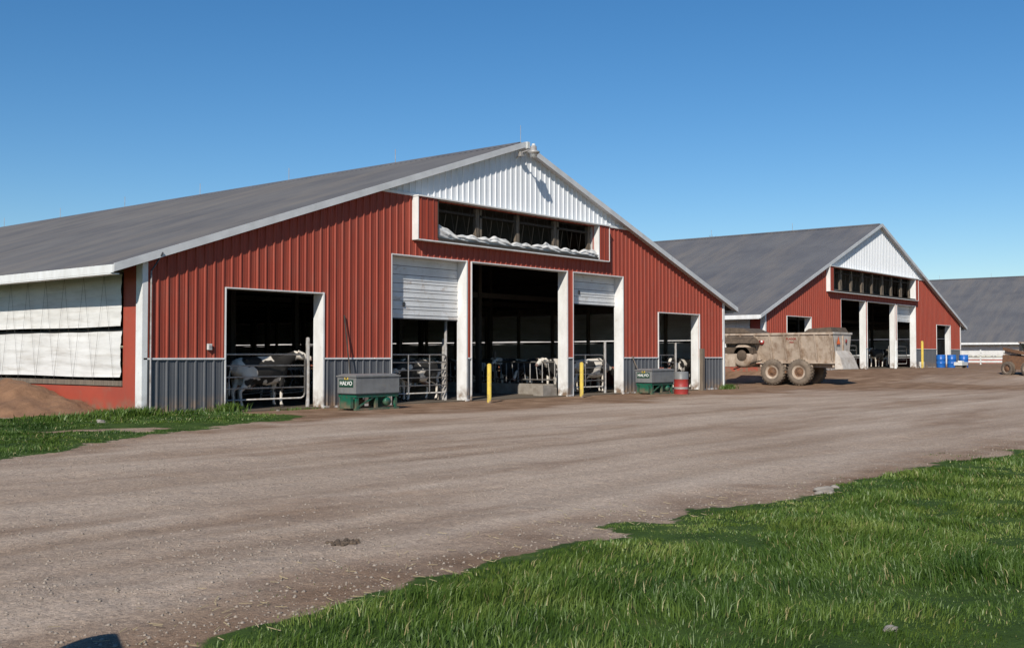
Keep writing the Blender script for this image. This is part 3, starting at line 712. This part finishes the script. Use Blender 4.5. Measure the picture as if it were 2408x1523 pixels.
for i,(dx,dy) in enumerate(((0,0),(.1,-.8),(.25,-1.65),(.9,.25))): drum(70.0+dx,2.0+dy,.7,('bluep','bluep','bluep'),'plastic_barrel',.33,1.0)
mb=MB(); mb.box(-.7,.7,-.3,.3,.2,.45,'whitep'); mb.box(-.6,-.45,-.25,.25,0,.2,'wood'); mb.box(.45,.6,-.25,.25,0,.2,'wood'); mb.box(-.25,.25,-.15,.15,.45,.55,'whitep'); mb.obj('water_trough',None,(69.1,.2,.7))
post(61.0,2.2,2.0,.09,'fence',.7,'bollard'); post(66.5,2.2,2.0,.09,'yellow',.7,'bollard')
drum(69.2,3.2,.7,('whitep','whitep','whitep'),'plastic_bucket',.2,.45)
gate(11.4,15.4,0,loc=(55.3,4.4,.7)); gate(0,3.8,0,loc=(65.8,4.5,.7))

# ------------------------------------------------------------------ manure spreader
sp=empty('manure_spreader',(37.3,-3.3,.08))
mb=MB(); Ls=6.2; zt=2.66; zb=1.25; w=2.4; ins=.42
for s in (0,1):
    xo=0 if s==0 else w; xi=ins if s==0 else w-ins; t=.05 if s==0 else -.05
    mb.poly([(xo,0,zt),(xo,Ls,zt),(xi,Ls,zb),(xi,0,zb)],'spread'); mb.poly([(xo+t,0,zt),(xo+t,Ls,zt),(xi+t,Ls,zb),(xi+t,0,zb)],'mud')
    a,b=sorted((xo-.05,xo+.07)) if s==0 else sorted((xo-.07,xo+.05))
    mb.box(a,b,-.03,Ls,zt-.02,zt+.09,'spread')
    for i in range(8):
        y=.12+i*(Ls-.24)/7; k=-1 if s==0 else 1
        mb.hexa([(xi+k*.12,y-.04,zb),(xi,y-.04,zb),(xi,y+.04,zb),(xi+k*.12,y+.04,zb),(xo+k*.05,y-.04,zt-.03),(xo,y-.04,zt-.03),(xo,y+.04,zt-.03),(xo+k*.05,y+.04,zt-.03)],'spread')
    a,b=sorted((xi-.08,xi+.05)); mb.box(a,b,0,Ls,zb-.12,zb+.04,'spread')
mb.poly([(ins,0,zb),(w-ins,0,zb),(w-ins,Ls,zb),(ins,Ls,zb)],'mud')
mb.poly([(.1,.05,2.45),(w-.1,.05,2.45),(w-.1,Ls,2.35),(.1,Ls,2.35)],'mud')
mb.obj('hopper',sp)
mb=MB()
mb.poly([(0,-.02,zt+.08),(w,-.02,zt+.08),(w-ins,-.02,zb-.1),(ins,-.02,zb-.1)],'spreadw'); mb.poly([(0,Ls,zt+.2),(w,Ls,zt+.2),(w-ins,Ls,zb),(ins,Ls,zb)],'spread')
mb.box(-.02,w+.02,-.07,-.025,zt+.0,zt+.1,'spreadw'); mb.box(.5,1.9,-.09,-.025,1.0,1.75,'spreadw'); mb.box(1.2,1.3,-.08,-.021,1.76,2.6,'spread')
mb.hexa([(.05,-.55,.85),(w-.35,-.55,.85),(w-.35,-.1,.85),(.05,-.1,.85),(.15,-.35,1.45),(w-.45,-.35,1.45),(w-.45,-.1,1.8),(.15,-.1,1.8)],'spreadw')
mb.hexa([(.1,.05,2.7),(w-.1,.05,2.7),(w-.1,1.7,2.7),(.1,1.7,2.7),(.25,.2,3.02),(w-.25,.2,3.02),(w-.25,1.4,2.95),(.25,1.4,2.95)],'mud')
mb.obj('end_panels',sp)
mb=MB(); zz=.92
for xx in (.7,1.6): mb.box(xx,xx+.12,-.1,Ls+.9,zz,zz+.18,'spread')
for y in (.1,1.3,2.8,4.2,5.8): mb.box(.45,1.95,y,y+.1,zz+.02,zz+.2,'spread')
mb.hexa([(.9,Ls+.8,.6),(1.5,Ls+.8,.6),(1.3,Ls+2.2,.55),(1.1,Ls+2.2,.55),(.9,Ls+.8,.78),(1.5,Ls+.8,.78),(1.3,Ls+2.2,.7),(1.1,Ls+2.2,.7)],'rust')
mb.box(.3,2.1,2.72,2.86,.6,.74,'rust'); mb.beam((.75,1.9,.7),(.75,3.8,.7),.12,.16,'rust')
mb.obj('chassis',sp)
mb=MB()
mb.lathe((.02,5.0,1.55),[(0,-.32),(.50,-.32),(.62,-.25),(.66,-.1),(.66,.4)],'spread',22,'x')
mb.lathe((.0,5.0,1.55),[(.0,-.335,'mud'),(.28,-.335,'mud'),(.30,-.31,'rust'),(.3,-.3)],'mud',18,'x')
mb.box(-.3,.35,4.35,6.2,1.65,2.0,'mud'); mb.box(-.32,.3,5.4,6.25,.95,1.64,'spread')
mb.hexa([(-.35,4.1,2.2),(.3,4.1,2.2),(.3,6.5,2.2),(-.35,6.5,2.2),(-.1,4.4,2.55),(.35,4.4,2.62),(.35,6.4,2.62),(-.1,6.4,2.55)],'mud')
mb.hexa([(0,4.6,2.78),(w,4.6,2.78),(w,6.5,2.78),(0,6.5,2.78),(.1,5.2,3.05),(w-.1,5.2,3.05),(w-.1,6.6,3.1),(.1,6.6,3.1)],'mud')
mb.path([(-.1,3.9,1.3),(-.2,4.6,1.1),(-.1,5.6,.8)],.03,'black',6)
mb.obj('discharge_housing',sp)
def wheel(par,c,r=.68,wd=.48,dirx=-1,hub='rust'):
    mb=MB(); pr=[(.2,-wd*.35,hub),(.26,-wd*.40,'spread'),(r*.52,-wd*.42,'spread'),(r*.55,-wd*.5,'tyre'),(r*.8,-wd*.52),(r*.95,-wd*.44),(r,-wd*.28),(r,wd*.28),(r*.95,wd*.44),(r*.8,wd*.52),(r*.55,wd*.5),(r*.3,wd*.3),(0,wd*.3)]
    pr=[(0,-wd*.36,hub),(.1,-wd*.46,hub),(.12,-wd*.36,hub)]+pr
    if dirx>0: pr=[(a,-b,*c_) for a,b,*c_ in pr]
    mb.lathe(c,pr,'tyre',30,'x')
    for i in range(26):
        t=2*math.pi*i/26; dy,dz=math.cos(t),math.sin(t); tx=(-dz,dy)
        for s in (-1,1):
            mb.beam((c[0]+s*.03,c[1]+dy*(r+.004),c[2]+dz*(r+.004)),(c[0]+s*wd*.45,c[1]+dy*(r-.015)+tx[0]*.1,c[2]+dz*(r-.015)+tx[1]*.1),.05,.035,'tyre',up=(0,dy,dz))
    for i in range(8):
        t=2*math.pi*i/8; mb.cyl((c[0]+dirx*wd*.40,c[1]+.17*math.cos(t),c[2]+.17*math.sin(t)),(c[0]+dirx*wd*.46,c[1]+.17*math.cos(t),c[2]+.17*math.sin(t)),.018,'dark',6)
    mb.obj('wheel',par)
for y in (1.95,3.48):
    wheel(sp,(.42,y,.68)); wheel(sp,(2.0,y,.68),dirx=1)
mb=MB(); mb.poly([(.35,-.1,2.15),(.75,-.1,2.15),(.55,-.1,2.52)],'orange'); mb.poly([(.3,-.095,2.12),(.8,-.095,2.12),(.55,-.095,2.58)],'redpaint')
mb.obj('slow_vehicle_triangle',sp)
def text(par,body,size,loc,rot,k):
    cu=bpy.data.curves.new('letters','FONT'); cu.body=body; cu.size=size; cu.align_x='CENTER'; cu.align_y='CENTER'; cu.extrude=.003; cu.offset=.003
    t=bpy.data.objects.new('letters',cu); COL.objects.link(t); t.parent=par; t.location=loc; t.rotation_euler=rot; t.data.materials.append(M[k])
tilt=math.atan2(ins,zt-zb)
fx=lambda z: (zt-z)/(zt-zb)*ins-.008
text(sp,'FLADOR',.15,(fx(2.42),2.3,2.42),(math.pi/2+tilt,0,-math.pi/2),'redpaint'); text(sp,'7036',.13,(fx(2.24),2.3,2.24),(math.pi/2+tilt,0,-math.pi/2),'redpaint')
mb=MB(); y=4.02
mb.lathe((fx(2.3),y,2.3),[(0,-.012),(.16,-.012),(.16,0)],'redpaint',20,'x'); mb.lathe((fx(2.3)-.004,y,2.3),[(0,-.016),(.06,-.016),(.06,0)],'letter',12,'x')
mb.obj('round_badge',sp)
mb=MB(); mb.lathe((1.6,-.075,2.3),[(0,-.02),(.1,-.02),(.1,0)],'redpaint',16,'y'); mb.obj('rear_badge',sp)

# ------------------------------------------------------------------ skid loader
sk=empty('skid_loader',(49.25,-10.15,.52),math.radians(155))
mb=MB()
mb.hexa([(-.0,-1.1,.35),(1.6,-1.1,.35),(1.6,1.3,.35),(0,1.3,.35),(.1,-1.1,1.15),(1.5,-1.1,1.15),(1.5,.9,1.0),(.1,.9,1.0)],'rust')
mb.box(.15,1.45,-1.0,-.16,1.15,1.45,'spread'); mb.obj('body',sk)
mb=MB()
for x in (.25,1.3):
    for y in (-.1,1.0): mb.box(x,x+.07,y,y+.07,1.0,1.8,'dark')
mb.box(.22,1.4,-.15,1.1,1.8,1.86,'spread'); mb.box(.33,1.29,-.1,-.05,1.46,1.78,'glass')
for x in (-.05,1.55): mb.beam((x,-1.0,1.5),(x,1.5,1.0),.1,.16,'rust'); mb.beam((x,1.5,1.0),(x,1.9,.3),.1,.16,'rust')
mb.hexa([(-.1,1.8,.05),(1.7,1.8,.05),(1.7,2.5,.05),(-.1,2.5,.05),(-.1,1.75,.6),(1.7,1.75,.6),(1.7,1.95,.6),(-.1,1.95,.6)],'dark')
mb.obj('cab_and_arms',sk)
for y in (-.6,.7): wheel(sk,(-.05,y,.38),.38,.3); wheel(sk,(1.65,y,.38),.38,.3,1)

# ------------------------------------------------------------------ board fence
mb=MB()
for y in np.arange(0,40,2.4): mb.box(-.07,.07,y-.07,y+.07,-.1,1.6,'wood' if int(y/2.4)%3==0 else 'fence')
for z in (.2,.55,.9,1.25): mb.box(-.11,-.071,0,38.4,z,z+.24,'fence')
mb.obj('board_fence',None,(106,0,.7))

# ------------------------------------------------------------------ soil pile, rocks
n=70; vv=[]; ff=[]
for i in range(n+1):
    for j in range(n+1):
        x=-4.6+4.55*i/n; y=.2+11.5*j/n
        r=math.hypot((x+1.2)/2.6,(y-5.6)/4.8)
        h=max(0,1-r**1.4)*.95*(1+.4*float(fb(x,y,.9,4)))+float(fb(x,y,3,8))*.08
        vv.append((x,y,float(hz(x,y))+h-.08 if r<1.05 else float(hz(x,y))-.1))
for i in range(n):
    for j in range(n): a=i*(n+1)+j; ff.append((a,a+n+1,a+n+2,a+1))
mb=MB(); mb.faces(vv,ff,'dirtpile',True); mb.obj('soil_pile',fix=False)
def rock(x,y,s,nm='rock'):
    bm=bmesh.new(); bmesh.ops.create_icosphere(bm,subdivisions=3,radius=1)
    for v in bm.verts:
        c=v.co; k=1+.7*float(vn(c.x*1.5+x,c.y*1.5+c.z*2+y,1)); v.co=Vector((c.x*k*1.3,c.y*k,c.z*k*.6))*s
    me=bpy.data.meshes.new(nm); bm.to_mesh(me); bm.free(); me.materials.append(M['conc'])
    o=bpy.data.objects.new(nm,me); COL.objects.link(o); o.location=(x,y,float(hz(x,y))+s*.2); o.rotation_euler=(0,0,x*7)
for (px,py,s) in ((1940,1155,.09),(1925,1160,.05),(1960,1148,.05),(1950,1162,.04),(240,998,.09),(2090,1505,.035),(655,968,.05)):
    D=2542*1.6/(py-837); X,Y=WP((px-1204)/2542*D,D); rock(X,Y,s)
D=2542*1.6/(1275-837); X,Y=WP((810-1204)/2542*D,D)
mb=MB()
for i in range(60):
    a=random.random()*6.28; r=random.random()**.6*.16; x=math.cos(a)*r; y=math.sin(a)*r*.8; s=.008+random.random()*.018
    mb.lathe((x,y,0),[(0,-s*.4),(s,-.2*s),(s*.8,s*.4),(0,s*.7)],'mud',6)
mb.obj('manure_clod',None,(X,Y,float(hz(X,Y))+.005))

# ------------------------------------------------------------------ bare tree
def tree(x,y,h,seed):
    R=random.Random(seed); mb=MB()
    def br(p,d,l,r,k):
        q=p+d*l; mb.cyl(p,q,r,'bark',6 if k>2 else 4,r2=r*.7,caps=False)
        if k==0: return
        for i in range(3):
            nd=(d+Vector((R.uniform(-.7,.7),R.uniform(-.7,.7),R.uniform(-.15,.45)))).normalized()
            br(q,nd,l*R.uniform(.68,.85),r*.66,k-1)
    br(Vector((0,0,-.3)),Vector((0,0,1)),h*.22,h*.012,6)
    mb.obj('bare_tree',None,(x,y,.3),fix=False)
tree(160,70,28.5,3)

# ------------------------------------------------------------------ added shadow caster: invented box on a post, unseen, shades the road edge
X,Y=WP(-2.66,4.2); mb=MB()
mb.box(-.05,.05,-.05,.05,-.2,1.0,'wood'); mb.box(-.1,.1,-.28,.28,1.0,1.04,'wood')
prof=[(-.12,1.04),(.12,1.04),(.12,1.18)]+[(.12*math.cos(t),1.18+.12*math.sin(t)) for t in np.linspace(.2,2.94,9)]+[(-.12,1.18)]
n=len(prof); mb.faces([(a,-.3,b) for a,b in prof]+[(a,.3,b) for a,b in prof],[(i,(i+1)%n,n+(i+1)%n,n+i) for i in range(n)]+[tuple(range(n)),tuple(range(n,2*n))],'galv')
o=mb.obj('added_shadow_caster',None,(X,Y,0)); o.rotation_euler=(0,0,math.radians(-25))

# ------------------------------------------------------------------ sky and sun
sd=Vector((-.742,-.346,.574)).normalized()
w=bpy.data.worlds.new('World'); scene.world=w; w.use_nodes=True; nt=w.node_tree; N=nt.nodes; L=nt.links
bg=N['Background']; sky=N.new('ShaderNodeTexSky'); sky.sky_type='NISHITA'; sky.sun_disc=False
sky.sun_elevation=math.asin(sd.z); sky.sun_rotation=math.atan2(sd.x,sd.y)%(2*math.pi); sky.air_density=1.0; sky.dust_density=.1; sky.ozone_density=4.5
hs=N.new('ShaderNodeHueSaturation'); hs.inputs['Saturation'].default_value=1.24
L.new(sky.outputs[0],hs.inputs['Color']); L.new(hs.outputs[0],bg.inputs[0]); bg.inputs[1].default_value=.1
sl=bpy.data.lights.new('sun','SUN'); sl.energy=5.0; sl.angle=math.radians(.5); sl.color=(1,.94,.84)
so=bpy.data.objects.new('sun',sl); COL.objects.link(so); so.rotation_euler=sd.to_track_quat('Z','Y').to_euler(); so.location=(-40,-40,40)

cam=bpy.data.cameras.new('camera'); cam.lens=38.0; cam.sensor_width=36; cam.clip_end=6000; cam.clip_start=.1
co=bpy.data.objects.new('camera',cam); COL.objects.link(co); co.location=CAM
p=math.radians(1.70); d=Vector((.768*math.cos(p),.640*math.cos(p),math.sin(p))); co.rotation_euler=d.to_track_quat('-Z','Y').to_euler()
scene.camera=co
scene.view_settings.view_transform='Standard'; scene.view_settings.look='None'; scene.view_settings.exposure=0
